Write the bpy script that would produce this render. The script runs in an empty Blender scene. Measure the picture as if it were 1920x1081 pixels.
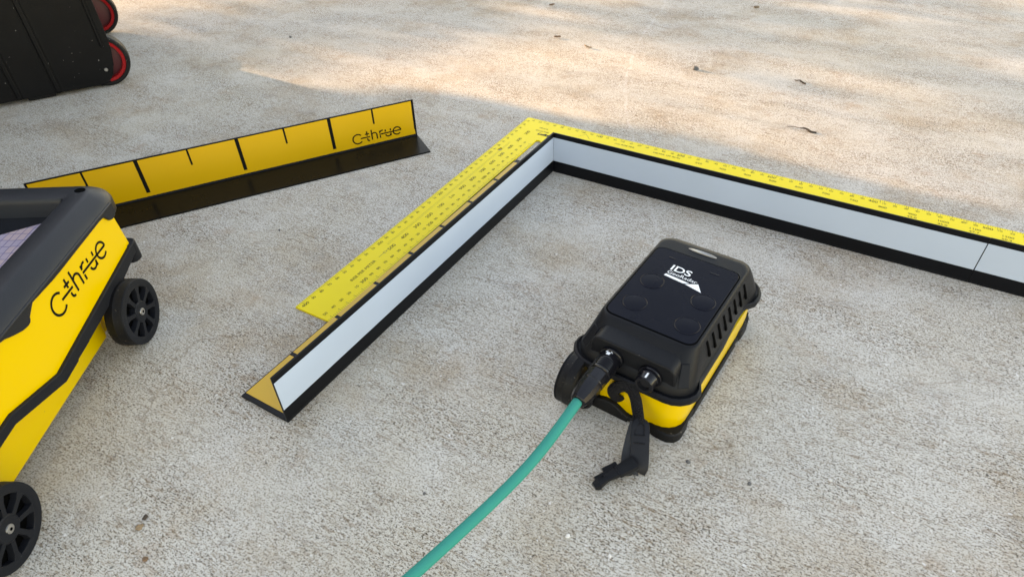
import bpy, bmesh, math, random
from mathutils import Vector, Matrix, Euler
R = math.radians
rnd = random.Random(7)
SC = bpy.context.scene
COL = SC.collection

# ------------------------------------------------------------------ camera
cam_d = bpy.data.cameras.new('camera')
cam = bpy.data.objects.new('camera', cam_d); COL.objects.link(cam)
RX = Vector((0.86322675, 0.5042074, -0.02478877))
RY = Vector((0.30902823, -0.56662374, -0.76383185))
RZ = Vector((-0.39917558, 0.65169965, -0.64493908))
CP = Vector((0.37662996, -0.66781164, 0.36855913))
M = Matrix(((RX.x, -RY.x, -RZ.x, CP.x), (RX.y, -RY.y, -RZ.y, CP.y), (RX.z, -RY.z, -RZ.z, CP.z), (0, 0, 0, 1)))
cam.matrix_world = M
cam_d.sensor_width = 36; cam_d.lens = 23.03
cam_d.clip_start = 0.02; cam_d.clip_end = 800
cam_d.dof.use_dof = True; cam_d.dof.focus_distance = 0.52; cam_d.dof.aperture_fstop = 18
SC.camera = cam

# ------------------------------------------------------------------ light
SUN_EL = 12.0
W = bpy.data.worlds.new('World'); SC.world = W; W.use_nodes = True
nt = W.node_tree; nt.nodes.clear()
sky = nt.nodes.new('ShaderNodeTexSky'); sky.sky_type = 'NISHITA'; sky.sun_disc = False
sky.sun_elevation = R(SUN_EL); sky.sun_rotation = R(270); sky.air_density = 1.0; sky.dust_density = 0.5; sky.ozone_density = 1.0
bg = nt.nodes.new('ShaderNodeBackground'); bg.inputs['Strength'].default_value = 0.15
wo = nt.nodes.new('ShaderNodeOutputWorld')
nt.links.new(sky.outputs[0], bg.inputs[0]); nt.links.new(bg.outputs[0], wo.inputs[0])
sd = bpy.data.lights.new('sun', 'SUN'); sd.energy = 2.35; sd.angle = R(0.53); sd.color = (1, 0.84, 0.61)
sun = bpy.data.objects.new('sun', sd); COL.objects.link(sun)
sun.rotation_euler = Vector((math.cos(R(SUN_EL)), 0, -math.sin(R(SUN_EL)))).to_track_quat('-Z', 'Y').to_euler()
SC.view_settings.view_transform = 'Standard'; SC.view_settings.look = 'None'
SC.view_settings.gamma = 1; SC.view_settings.use_curve_mapping = False
SC.view_settings.exposure = 2.7
SC.view_settings.use_white_balance = True; SC.view_settings.white_balance_temperature = 10150; SC.view_settings.white_balance_tint = 22

# ------------------------------------------------------------------ materials
def mat(name, col, rough=0.5, spec=0.5, metal=0, bump=0, bscale=800, var=0.0, vscale=60, coat=0, speck=None):
    m = bpy.data.materials.new(name); m.use_nodes = True
    t = m.node_tree; b = t.nodes['Principled BSDF']
    b.inputs['Roughness'].default_value = rough; b.inputs['Metallic'].default_value = metal
    b.inputs['Specular IOR Level'].default_value = spec
    b.inputs['Coat Weight'].default_value = coat; b.inputs['Coat Roughness'].default_value = 0.08
    tc = t.nodes.new('ShaderNodeTexCoord')
    n = t.nodes.new('ShaderNodeTexNoise'); n.inputs['Scale'].default_value = vscale; n.inputs['Detail'].default_value = 5
    t.links.new(tc.outputs['Object'], n.inputs['Vector'])
    mx = t.nodes.new('ShaderNodeMix'); mx.data_type = 'RGBA'
    c = Vector(col)
    mx.inputs[6].default_value = (*(c * (1 - var)), 1); mx.inputs[7].default_value = (*[min(1, x) for x in (c * (1 + var))], 1)
    t.links.new(n.outputs[0], mx.inputs[0])
    out = mx.outputs[2]
    if speck:   # dust specks: (colour, threshold, scale)
        n2 = t.nodes.new('ShaderNodeTexNoise'); n2.inputs['Scale'].default_value = speck[2]; n2.inputs['Detail'].default_value = 2
        t.links.new(tc.outputs['Object'], n2.inputs['Vector'])
        r = t.nodes.new('ShaderNodeMapRange'); r.inputs[1].default_value = speck[1]; r.inputs[2].default_value = speck[1] + 0.05
        t.links.new(n2.outputs[0], r.inputs[0])
        m2 = t.nodes.new('ShaderNodeMix'); m2.data_type = 'RGBA'; m2.inputs[7].default_value = (*speck[0], 1)
        t.links.new(r.outputs[0], m2.inputs[0]); t.links.new(out, m2.inputs[6]); out = m2.outputs[2]
    t.links.new(out, b.inputs['Base Color'])
    rr = t.nodes.new('ShaderNodeMapRange'); rr.inputs[3].default_value = rough * 0.8; rr.inputs[4].default_value = min(1, rough * 1.25)
    n3 = t.nodes.new('ShaderNodeTexNoise'); n3.inputs['Scale'].default_value = vscale * .5; n3.inputs['Detail'].default_value = 6
    t.links.new(tc.outputs['Object'], n3.inputs['Vector']); t.links.new(n3.outputs[0], rr.inputs[0]); t.links.new(rr.outputs[0], b.inputs['Roughness'])
    if bump:
        nb = t.nodes.new('ShaderNodeTexNoise'); nb.inputs['Scale'].default_value = bscale; nb.inputs['Detail'].default_value = 2
        t.links.new(tc.outputs['Object'], nb.inputs['Vector'])
        bp = t.nodes.new('ShaderNodeBump'); bp.inputs['Strength'].default_value = bump; bp.inputs['Distance'].default_value = 0.0003
        t.links.new(nb.outputs[0], bp.inputs['Height']); t.links.new(bp.outputs[0], b.inputs['Normal'])
    return m

MT = {}
MT['yellow_film'] = mat('yellow_film', (0.60, 0.33, 0.010), 0.34, var=0.03, vscale=20)
MT['yellow_shell'] = mat('yellow_shell', (0.68, 0.43, 0.004), 0.33, speck=((0.30, 0.20, 0.03), 0.775, 260), var=0.03, vscale=15, bump=0.05, bscale=1500)
MT['ruler_yellow'] = mat('ruler_yellow', (0.80, 0.60, 0.006), 0.38, spec=.22, var=0.04, vscale=30)
MT['ruler_ink'] = mat('ruler_ink', (0.022, 0.018, 0.004), 0.5, spec=.2)
MT['ruler_tick'] = mat('ruler_tick', (0.14, 0.11, 0.006), 0.5)
MT['black_extrusion'] = mat('black_extrusion', (0.004, 0.0045, 0.006), 0.3, spec=0.15, var=0.1, speck=((0.1, 0.09, 0.08), 0.78, 260))
MT['black_gloss'] = mat('black_gloss', (0.006, 0.0055, 0.005), 0.28, spec=0.07, var=0.1)
MT['black_print'] = mat('black_print', (0.006, 0.0055, 0.005), 0.5, spec=.1)
MT['white_film'] = mat('white_film', (0.39, 0.465, 0.56), 0.45, spec=0.15, var=0.07, vscale=16, speck=((0.22, 0.20, 0.17), 0.775, 300))
MT['black_plastic'] = mat('black_plastic', (0.009, 0.0095, 0.011), 0.36, spec=0.13, bump=0.35, bscale=2500, var=0.15, speck=((0.3, 0.3, 0.3), 0.80, 500))
MT['black_soft'] = mat('black_soft', (0.010, 0.011, 0.014), 0.42, spec=0.13, bump=0.25, bscale=2200, var=0.2, vscale=90, speck=((0.25, 0.25, 0.26), 0.79, 420))
MT['panel_black'] = mat('panel_black', (0.006, 0.007, 0.012), 0.28, spec=0.07, bump=0.15, bscale=2500, var=0.2, vscale=40, speck=((0.4, 0.4, 0.42), 0.80, 450))
MT['frame_plastic'] = mat('frame_plastic', (0.009, 0.0105, 0.014), 0.42, spec=0.34, bump=0.3, bscale=2200, var=0.25, vscale=60, speck=((0.25, 0.25, 0.26), 0.77, 380))
MT['rubber'] = mat('rubber', (0.006, 0.006, 0.0068), 0.5, spec=0.18, bump=0.4, bscale=1800, var=0.2, speck=((0.20, 0.17, 0.14), 0.70, 700))
MT['connector'] = mat('connector', (0.006, 0.006, 0.008), 0.2, spec=0.3, var=0.1)
MT['case_plastic'] = mat('case_plastic', (0.0045, 0.0045, 0.005), 0.45, spec=0.12, bump=0.6, bscale=700, var=0.25, vscale=30, speck=((0.40, 0.39, 0.38), 0.735, 330))
MT['red_plastic'] = mat('red_plastic', (0.26, 0.006, 0.008), 0.4, spec=.2)
MT['dark_red'] = mat('dark_red', (0.06, 0.003, 0.006), 0.5)
MT['badge_metal'] = mat('badge_metal', (0.32, 0.31, 0.30), 0.35, metal=1, var=0.1, vscale=300)
MT['steel'] = mat('steel', (0.62, 0.60, 0.57), 0.28, metal=1, var=0.1, vscale=300)
MT['teal'] = mat('teal', (0.0, 0.235, 0.19), 0.55, spec=.04, bump=0.05, bscale=900, var=0.04)
MT['cord'] = mat('cord', (0.006, 0.006, 0.008), 0.6, spec=.2)
MT['leather'] = mat('leather', (0.010, 0.0105, 0.013), 0.42, spec=.2, bump=0.5, bscale=1600, var=0.2)
MT['leather_edge'] = mat('leather_edge', (0.025, 0.028, 0.034), 0.8, bump=0.8, bscale=1500, var=0.4, vscale=700)
MT['white_print'] = mat('white_print', (0.80, 0.82, 0.82), 0.5)
MT['glass'] = mat('glass', (0.008, 0.009, 0.012), 0.04, coat=1)
MT['dark_hole'] = mat('dark_hole', (0.002, 0.002, 0.002), 0.9, spec=0.02)
MT['leaf_brown'] = mat('leaf_brown', (0.16, 0.09, 0.05), 0.7, var=0.4, vscale=300)
MT['twig'] = mat('twig', (0.05, 0.035, 0.025), 0.8, var=0.4, vscale=300)
MT['bark_tan'] = mat('bark_tan', (0.22, 0.15, 0.09), 0.8, var=0.4, vscale=300)
MT['stone'] = mat('stone', (0.10, 0.10, 0.10), 0.8, var=0.3, vscale=300)
MT['stone_white'] = mat('stone_white', (0.62, 0.60, 0.58), 0.6, var=0.2, vscale=300)
MT['van_paint'] = mat('van_paint', (0.55, 0.56, 0.58), 0.3, coat=0.6)
MT['van_glass'] = mat('van_glass', (0.02, 0.025, 0.03), 0.05)
MT['bark'] = mat('bark', (0.10, 0.075, 0.055), 0.9, bump=1, bscale=60, var=0.4, vscale=12)
MT['foliage'] = mat('foliage', (0.055, 0.085, 0.028), 0.6, var=0.4, vscale=4)

def concrete():
    m = bpy.data.materials.new('concrete'); m.use_nodes = True
    t = m.node_tree; N = t.nodes; Lk = t.links; b = N['Principled BSDF']
    tc = N.new('ShaderNodeTexCoord')
    def noise(scale, detail=3, vec=None, rough=0.5, dist=0):
        n = N.new('ShaderNodeTexNoise'); n.inputs['Scale'].default_value = scale; n.inputs['Detail'].default_value = detail
        n.inputs['Roughness'].default_value = rough; n.inputs['Distortion'].default_value = dist
        Lk.new(vec or tc.outputs['Object'], n.inputs['Vector']); return n.outputs[0]
    def mapv(sc, rot=0, loc=(0, 0, 0)):
        mp = N.new('ShaderNodeMapping'); mp.inputs['Scale'].default_value = sc; mp.inputs['Rotation'].default_value = (0, 0, rot); mp.inputs['Location'].default_value = loc
        Lk.new(tc.outputs['Object'], mp.inputs['Vector']); return mp.outputs[0]
    def rng(x, a, b_, c=0, d=1):
        r = N.new('ShaderNodeMapRange'); r.inputs[1].default_value = a; r.inputs[2].default_value = b_; r.inputs[3].default_value = c; r.inputs[4].default_value = d
        Lk.new(x, r.inputs[0]); return r.outputs[0]
    def mathn(op, a, b_):
        n = N.new('ShaderNodeMath'); n.operation = op
        for i, v in enumerate((a, b_)):
            if isinstance(v, (int, float)): n.inputs[i].default_value = v
            else: Lk.new(v, n.inputs[i])
        return n.outputs[0]
    def mix(f, a, b_, mode='MIX'):
        n = N.new('ShaderNodeMix'); n.data_type = 'RGBA'; n.blend_type = mode
        for sck, v in ((0, f), (6, a), (7, b_)):
            if isinstance(v, (int, float)): n.inputs[sck].default_value = v
            elif isinstance(v, tuple): n.inputs[sck].default_value = (*v, 1)
            else: Lk.new(v, n.inputs[sck])
        return n.outputs[2]
    big = noise(3.5, 4); med = noise(22, 4, rough=0.6)
    col = mix(rng(big, .25, .75), (0.52, 0.465, 0.38), (0.54, 0.515, 0.475))
    col = mix(mathn('MULTIPLY', rng(med, .45, .7), .5), col, (0.60, 0.575, 0.53))
    # brownish and orange staining
    st = noise(9, 5, mapv((1, 1, 1), 0, (3.1, 1.7, 0)), 0.65)
    col = mix(mathn('MULTIPLY', rng(st, .50, .70), .50), col, (0.37, 0.25, 0.14))
    st2 = noise(30, 4, mapv((1, 1, 1), 0, (1.3, 7.7, 0)), 0.6)
    col = mix(mathn('MULTIPLY', rng(st2, .60, .75), .45), col, (0.38, 0.24, 0.15))
    st3 = noise(16, 4, mapv((1, 1.6, 1), 0, (9.3, 2.2, 0)), 0.6)
    col = mix(mathn('MULTIPLY', rng(st3, .58, .74), .32), col, (0.24, 0.23, 0.22))
    # short broom streaks along the slab, gathered in patches
    patch = noise(14, 4, mapv((.7, 1.5, 1), R(-4), (6, 2, 0)), .6)
    dens = rng(patch, .34, .64, .30, 1.0)
    s1 = noise(1.0, 5, mapv((300, 900, 300), R(-4)), 0.8, 0.35)
    s2 = noise(1.0, 3, mapv((150, 700, 300), R(3), (5, 3, 0)), 0.6, 0.3)
    s3 = noise(1.0, 2, mapv((480, 900, 300), R(-10), (1, 8, 0)), 0.6)
    g0 = noise(950, 2, mapv((1, 1, 1), 0, (3, 9, 0)), 0.6)
    brk = rng(g0, .42, .54, .15, 1)
    col = mix(mathn('MULTIPLY', mathn('MULTIPLY', brk, rng(s1, .52, .60)), mathn('MULTIPLY', dens, 1.0)), col, (0.12, 0.066, 0.028))
    col = mix(mathn('MULTIPLY', rng(s2, .57, .64), mathn('MULTIPLY', dens, .70)), col, (0.17, 0.10, 0.045))
    col = mix(mathn('MULTIPLY', rng(s3, .57, .61), mathn('MULTIPLY', dens, 1.0)), col, (0.055, 0.04, 0.03))
    s4 = noise(1.0, 4, mapv((75, 330, 300), R(-4), (2, 13, 0)), 0.72, 0.3)
    col = mix(mathn('MULTIPLY', rng(s4, .53, .66), mathn('MULTIPLY', dens, .68)), col, (0.19, 0.110, 0.050))
    # sand grains
    g1 = noise(820, 2, None, 0.6)
    col = mix(mathn('MULTIPLY', rng(g1, .58, .62), .75), col, (0.13, 0.10, 0.075))
    col = mix(mathn('MULTIPLY', rng(g1, .40, .34), .40), col, (0.74, 0.72, 0.68))
    g2 = noise(420, 3, mapv((1, 1.6, 1), R(-5), (2, 2, 0)), 0.7)
    col = mix(mathn('MULTIPLY', rng(g2, .65, .69), .85), col, (0.06, 0.055, 0.05))
    g3 = noise(260, 2, mapv((1, 1, 1), 0, (7, 5, 0)), 0.5)
    col = mix(mathn('MULTIPLY', rng(g3, .70, .73), .6), col, (0.78, 0.77, 0.75))
    # small dark pits
    g5 = noise(150, 1, mapv((1, 1.5, 1), 0, (11, 3, 0)), 0.5)
    col = mix(mathn('MULTIPLY', rng(g5, .765, .78), .7), col, (0.05, 0.045, 0.04))
    # hairline cracks
    vor = N.new('ShaderNodeTexVoronoi'); vor.feature = 'DISTANCE_TO_EDGE'; vor.inputs['Scale'].default_value = 5.5
    vv = N.new('ShaderNodeVectorMath'); vv.operation = 'MULTIPLY_ADD'; nz = N.new('ShaderNodeTexNoise'); nz.inputs['Scale'].default_value = 14; nz.inputs['Detail'].default_value = 6
    Lk.new(tc.outputs['Object'], nz.inputs['Vector']); Lk.new(nz.outputs[1], vv.inputs[0]); vv.inputs[1].default_value = (.09, .09, .0); Lk.new(mapv((.6, 1.3, 1), 0, (2.2, 1.1, 0)), vv.inputs[2]); Lk.new(vv.outputs[0], vor.inputs['Vector'])
    ck = mathn('MULTIPLY', rng(vor.outputs['Distance'], .0040, .0008), rng(noise(9, 3, mapv((1, 1, 1), 0, (4, 9, 0))), .50, .62, 0, .55))
    col = mix(ck, col, (0.20, 0.15, 0.11))
    # coarse colour patches of the aggregate
    g4 = noise(120, 3, mapv((.6, 1.4, 1), R(-4), (4, 4, 0)), 0.6)
    col = mix(mathn('MULTIPLY', rng(g4, .55, .72), .35), col, (0.24, 0.20, 0.165))
    # an old pale scrape that wanders across the slab
    sx = N.new('ShaderNodeSeparateXYZ'); Lk.new(tc.outputs['Object'], sx.inputs[0])
    cv = N.new('ShaderNodeFloatCurve'); c = cv.mapping.curves[0]
    # y (-.2 .. .6) -> x
    pts = [(-.2, .25), (-.145, .221), (-.092, .195), (.088, .095), (.242, .039), (.527, -.012), (.6, -.03)]
    pp = [((y + .2) / .8, (x + .1) / .4) for y, x in pts]
    c.points[0].location = pp[0]; c.points[1].location = pp[-1]
    for q in pp[1:-1]: c.points.new(*q)
    cv.mapping.update()
    Lk.new(rng(sx.outputs[1], -.2, .6), cv.inputs[1])
    xl = rng(cv.outputs[0], 0, 1, -.1, .3)
    dd = mathn('ABSOLUTE', mathn('SUBTRACT', mathn('ADD', sx.outputs[0], mathn('MULTIPLY', mathn('SUBTRACT', noise(18, 3), .5), .02)), xl), 0)
    line = mathn('MULTIPLY', rng(dd, .0035, .0008), rng(noise(60, 3), .38, .6, .03, .24))
    col = mix(line, col, (0.68, 0.67, 0.66))
    Lk.new(col, b.inputs['Base Color'])
    b.inputs['Roughness'].default_value = 0.95; b.inputs['Specular IOR Level'].default_value = 0.08
    h = mathn('ADD', mathn('MULTIPLY', s1, -1.0), mathn('ADD', mathn('MULTIPLY', g1, -.5), mathn('MULTIPLY', g2, -.6)))
    bp = N.new('ShaderNodeBump'); bp.inputs['Strength'].default_value = 0.25; bp.inputs['Distance'].default_value = 0.0006
    Lk.new(h, bp.inputs['Height']); Lk.new(bp.outputs[0], b.inputs['Normal'])
    return m
MT['concrete'] = concrete()

def reflection_mat():
    m = bpy.data.materials.new('screen_reflection'); m.use_nodes = True  # reflection in the screen glass, painted as a pinkish, faintly glowing grid
    t = m.node_tree; b = t.nodes['Principled BSDF']; L = t.links
    tc = t.nodes.new('ShaderNodeTexCoord')
    nz = t.nodes.new('ShaderNodeTexNoise'); nz.inputs['Scale'].default_value = 40
    L.new(tc.outputs['Object'], nz.inputs['Vector'])
    ad = t.nodes.new('ShaderNodeVectorMath'); ad.operation = 'MULTIPLY_ADD'
    L.new(nz.outputs[1], ad.inputs[0]); ad.inputs[1].default_value = (.005, .005, .005); L.new(tc.outputs['Object'], ad.inputs[2])
    br = t.nodes.new('ShaderNodeTexBrick'); br.offset = 0.0
    br.inputs['Color1'].default_value = (0.322, 0.285, 0.360, 1); br.inputs['Color2'].default_value = (0.409, 0.322, 0.335, 1); br.inputs['Mortar'].default_value = (0.136, 0.124, 0.236, 1)
    br.inputs['Scale'].default_value = 1; br.inputs['Mortar Size'].default_value = 0.0004; br.inputs['Mortar Smooth'].default_value = 0.5
    br.inputs['Brick Width'].default_value = 0.0080; br.inputs['Row Height'].default_value = 0.0055
    L.new(ad.outputs[0], br.inputs['Vector'])
    L.new(br.outputs[0], b.inputs['Base Color']); L.new(br.outputs[0], b.inputs['Emission Color']); b.inputs['Emission Strength'].default_value = 0.02
    b.inputs['Roughness'].default_value = 0.15
    return m
MT['screen'] = reflection_mat()

def braid_mat():
    m = MT['cord']; t = m.node_tree; b = t.nodes['Principled BSDF']
    tc = t.nodes.new('ShaderNodeTexCoord'); v = t.nodes.new('ShaderNodeTexVoronoi'); v.inputs['Scale'].default_value = 1100
    t.links.new(tc.outputs['Object'], v.inputs['Vector'])
    bp = t.nodes.new('ShaderNodeBump'); bp.inputs['Distance'].default_value = 0.0008; bp.inputs['Strength'].default_value = 1; bp.invert = True
    t.links.new(v.outputs['Distance'], bp.inputs['Height']); t.links.new(bp.outputs[0], b.inputs['Normal'])
braid_mat()

# ------------------------------------------------------------------ helpers
def link(name, bm, m, parent=None, bevel=0, smooth=True, seg=2, kind=None, angle=35):
    me = bpy.data.meshes.new(name)
    bmesh.ops.recalc_face_normals(bm, faces=bm.faces)
    bm.to_mesh(me); bm.free()
    if isinstance(m, str): m = MT[m]
    me.materials.append(m)
    o = bpy.data.objects.new(name, me); COL.objects.link(o)
    if parent: o.parent = parent
    if bevel:
        md = o.modifiers.new('b', 'BEVEL'); md.width = bevel; md.segments = seg; md.limit_method = 'ANGLE'; md.angle_limit = R(30); md.harden_normals = False
    if smooth:
        for p in me.polygons: p.use_smooth = True
        try: me.set_sharp_from_angle(angle=R(angle))
        except Exception: pass
    if kind: o['kind'] = kind
    return o
def thing(name, label, cat, loc=(0, 0, 0), ax=None, group=None):
    o = bpy.data.objects.new(name, None); COL.objects.link(o); o.empty_display_size = 0.02
    if ax is not None:
        x = Vector(ax).normalized(); z = Vector((0, 0, 1)); y = z.cross(x)
        o.matrix_world = Matrix(((x.x, y.x, 0, loc[0]), (x.y, y.y, 0, loc[1]), (0, 0, 1, loc[2]), (0, 0, 0, 1)))
    else: o.location = loc
    o['label'] = label; o['category'] = cat
    if group: o['group'] = group
    return o
def tag(o, label, cat, group=None):
    o['label'] = label; o['category'] = cat
    if group: o['group'] = group
    return o
def box(bm, x0, x1, y0, y1, z0, z1):
    v = [bm.verts.new(p) for p in ((x0, y0, z0), (x1, y0, z0), (x1, y1, z0), (x0, y1, z0), (x0, y0, z1), (x1, y0, z1), (x1, y1, z1), (x0, y1, z1))]
    for f in ((3, 2, 1, 0), (4, 5, 6, 7), (0, 1, 5, 4), (1, 2, 6, 5), (2, 3, 7, 6), (3, 0, 4, 7)): bm.faces.new([v[i] for i in f])
    return v
def BX(name, dims, m, parent, bevel=0, **k):
    bm = bmesh.new(); box(bm, *dims); return link(name, bm, m, parent, bevel, **k)
def loft(bm, loops, cap0=True, cap1=True):
    rings = [[bm.verts.new(p) for p in lp] for lp in loops]; n = len(rings[0])
    for a, b in zip(rings, rings[1:]):
        for i in range(n): bm.faces.new((a[i], a[(i + 1) % n], b[(i + 1) % n], b[i]))
    if cap0: bm.faces.new(rings[0][::-1])
    if cap1: bm.faces.new(rings[-1])
    return rings
def rrect(x0, x1, y0, y1, r, z, seg=5, side=14):
    pts = []
    cs = ((x1 - r, y0 + r, -90), (x1 - r, y1 - r, 0), (x0 + r, y1 - r, 90), (x0 + r, y0 + r, 180))
    for i, (cx, cy, a0) in enumerate(cs):
        for k in range(seg + 1):
            a = R(a0 + 90 * k / seg); pts.append((cx + r * math.cos(a), cy + r * math.sin(a), z))
        nx = cs[(i + 1) % 4]; a = R(nx[2]); q = (nx[0] + r * math.cos(a), nx[1] + r * math.sin(a)); p = pts[-1]
        for k in range(1, side): pts.append((p[0] + (q[0] - p[0]) * k / side, p[1] + (q[1] - p[1]) * k / side, z))
    return pts
def lathe(bm, prof, org=(0, 0, 0), axis=(0, 0, 1), n=40, caps=True):
    """prof: list of (radius, distance along axis)"""
    ax = Vector(axis).normalized(); u = ax.orthogonal().normalized(); w = ax.cross(u); org = Vector(org)
    loops = []
    for r, h in prof:
        r = max(r, 1e-5)
        loops.append([org + ax * h + (u * math.cos(2 * math.pi * i / n) + w * math.sin(2 * math.pi * i / n)) * r for i in range(n)])
    return loft(bm, loops, caps, caps)
def prism(bm, poly, f0, f1):
    """poly: 2D list, f0/f1: functions 2D->3D for both ends"""
    a = [bm.verts.new(f0(*p)) for p in poly]; b = [bm.verts.new(f1(*p)) for p in poly]; n = len(poly)
    bm.faces.new(a[::-1]); bm.faces.new(b)
    for i in range(n): bm.faces.new((a[i], a[(i + 1) % n], b[(i + 1) % n], b[i]))
def catmull(P, n=8):
    P = [Vector(p) for p in P]; out = []
    for i in range(len(P) - 1):
        p0 = P[max(i - 1, 0)]; p1 = P[i]; p2 = P[i + 1]; p3 = P[min(i + 2, len(P) - 1)]
        for k in range(n):
            t = k / n
            out.append(0.5 * ((2 * p1) + (p2 - p0) * t + (2 * p0 - 5 * p1 + 4 * p2 - p3) * t * t + (3 * p1 - p0 - 3 * p2 + p3) * t ** 3))
    out.append(P[-1]); return out
def sweep(bm, P, section, up=(0, 0, 1), scales=None, ups=None):
    """section: list of (side, up) offsets"""
    loops = []
    for i, p in enumerate(P):
        t = (P[min(i + 1, len(P) - 1)] - P[max(i - 1, 0)]).normalized()
        uu = Vector(ups[i]) if ups else Vector(up)
        s = t.cross(uu).normalized(); w = s.cross(t)
        k = scales[i] if scales else 1
        loops.append([p + s * (a * k) + w * (b * k) for a, b in section])
    loft(bm, loops)
def circ(r, n=16, ry=None):
    ry = ry or r
    return [(r * math.cos(2 * math.pi * i / n), ry * math.sin(2 * math.pi * i / n)) for i in range(n)]
def rbox2(w, h, r, n=3):
    pts = []
    for cx, cy, a0 in ((w - r, -h + r, -90), (w - r, h - r, 0), (-w + r, h - r, 90), (-w + r, -h + r, 180)):
        for k in range(n + 1):
            a = R(a0 + 90 * k / n); pts.append((cx + r * math.cos(a), cy + r * math.sin(a)))
    return pts
def ribbon(bm, pts, w, f, h=0.00012):
    """flat printed stroke: 2D polyline with width, mapped by f(x, y, height)"""
    n = len(pts); L = []; Rr = []
    for i, p in enumerate(pts):
        a = Vector(pts[max(i - 1, 0)]); b = Vector(pts[min(i + 1, n - 1)]); t = (b - a).normalized(); nn = Vector((-t.y, t.x)) * w / 2
        p = Vector(p); L.append(p + nn); Rr.append(p - nn)
    for i in range(n - 1):
        q = [L[i], L[i + 1], Rr[i + 1], Rr[i]]
        bm.faces.new([bm.verts.new(f(v.x, v.y, h)) for v in q])
def arc(cx, cy, r, a0, a1, n=20):
    return [(cx + r * math.cos(R(a0 + (a1 - a0) * i / n)), cy + r * math.sin(R(a0 + (a1 - a0) * i / n))) for i in range(n + 1)]
def logo_strokes():
    """the struck-through wordmark in mm, baseline y=0; C centre at (8, 7.4)"""
    S = []
    S.append(arc(8, 7.2, 8.0, 42, 318, 40))                      # C
    S.append([(12.6, 7.1), (28.0, 7.1)])                          # first strike
    S.append([(23.6, 17.4), (23.6, 9.3)]); S.append([(20.0, 12.6), (27.2, 12.6)])
    S.append([(23.6, 5.0), (23.6, 3.2)] + arc(26.2, 3.0, 2.6, 180, 285, 8))   # t foot
    S.append([(31.2, 18.2), (31.2, 0.4)]); S.append(arc(35.4, 8.2, 4.1, 150, 0, 12) + [(39.5, 0.4)])   # h
    S.append([(44.6, 13.2), (44.6, 9.3)]); S.append([(44.8, 10.6)] + arc(48.9, 9.2, 4.0, 150, 70, 6)); S.append([(44.6, 5.2), (44.6, 0.4)])   # r
    S.append([(54.0, 13.2), (54.0, 9.3)]); S.append([(62.6, 13.2), (62.6, 9.3)])
    S.append(arc(58.3, 5.0, 4.3, 185, 355, 14)); S.append([(62.6, 5.4), (62.6, 0.4)])     # u
    S.append(arc(73.2, 6.8, 6.4, 0, 318, 34))                     # e
    S.append([(43.6, 7.1), (79.6, 7.1)])                          # second strike, the e's bar
    return S

# text to flat mesh ------------------------------------------------
class Print:
    def __init__(s): s.jobs = []
    def add(s, txt, x, y, size, rot=0, align='CENTER', shear=0, xs=1.0, bold=0):
        c = bpy.data.curves.new('t', 'FONT'); c.body = txt; c.size = size; c.align_x = align; c.align_y = 'CENTER'; c.shear = shear; c.offset = bold
        o = bpy.data.objects.new('t', c); COL.objects.link(o); s.jobs.append((o, x, y, rot, xs))
    def build(s, name, m, parent, z):
        dg = bpy.context.evaluated_depsgraph_get(); dg.update()
        V = []; F = []
        for o, x, y, rot, xs in s.jobs:
            me = o.evaluated_get(dg).to_mesh(); k = len(V); ca, sa = math.cos(rot), math.sin(rot)
            for v in me.vertices: a, b = v.co.x * xs, v.co.y; V.append((x + a * ca - b * sa, y + a * sa + b * ca, z))
            for p in me.polygons: F.append([k + i for i in p.vertices])
            o.evaluated_get(dg).to_mesh_clear()
        for o, *_ in s.jobs: c = o.data; bpy.data.objects.remove(o); bpy.data.curves.remove(c)
        me = bpy.data.meshes.new(name); me.from_pydata(V, [], F); me.materials.append(MT[m])
        ob = bpy.data.objects.new(name, me); COL.objects.link(ob); ob.parent = parent
        return ob
dgu = lambda: bpy.context.view_layer.update()

# ------------------------------------------------------------------ ground
bm = bmesh.new(); s = 300
bm.faces.new([bm.verts.new(p) for p in ((-s, -s, 0), (s, -s, 0), (s, s, 0), (-s, s, 0))])
g = link('ground', bm, 'concrete', smooth=False); g['kind'] = 'structure'

# unseen things added to throw the shade on the slab (a van and a tree towards the low sun)
van = thing('added_shade_van', 'pale panel van unseen beyond the left edge, added to shade the slab', 'van', (-2.5, 0, 0))
prof = [(-4.3, .30), (-.30, .30), (-.10, .33), (-.075, .45), (-.05, .472), (-.033, .482), (-.004, .487), (.010, .496), (.022, .511), (.027, .527), (.029, .546), (.045, .566), (.047, .580), (.036, .592), (.034, .612), (.034, .630), (.042, .645), (.050, .8), (.03, .95), (-.9, 1.08), (-1.5, 1.75), (-1.7, 1.85), (-4.2, 1.85), (-4.3, 1.7)]
bm = bmesh.new(); prism(bm, prof, lambda y, z: (0, y, z), lambda y, z: (-.012, y, z)); link('shadow_edge_panel', bm, 'van_paint', van)  # thin sheet, outline shaped to give the edge of the cast shadow
bm = bmesh.new(); prism(bm, [(min(y, -.10), z) for y, z in prof if not (.31 < z < .9)], lambda y, z: (-.014, y, z), lambda y, z: (-1.75, y - (.1 if y > -.2 else 0), z)); link('body', bm, 'van_paint', van, bevel=0.004)
for y in (-.62, -3.4):
    for x in (-.23, -1.52):
        bm = bmesh.new(); lathe(bm, [(.1, 0), (.30, 0), (.33, .03), (.33, .19), (.30, .22), (.1, .22)], (x, y, .33), (1, 0, 0)); w = link('wheel', bm, 'rubber', van)
        bm = bmesh.new(); lathe(bm, [(.0, .01), (.19, .01), (.2, -.004), (.0, -.01)], (x + (.218 if x > -.5 else .004), y, .33), (1, 0, 0)); link('rim', bm, 'steel', w)
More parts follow.
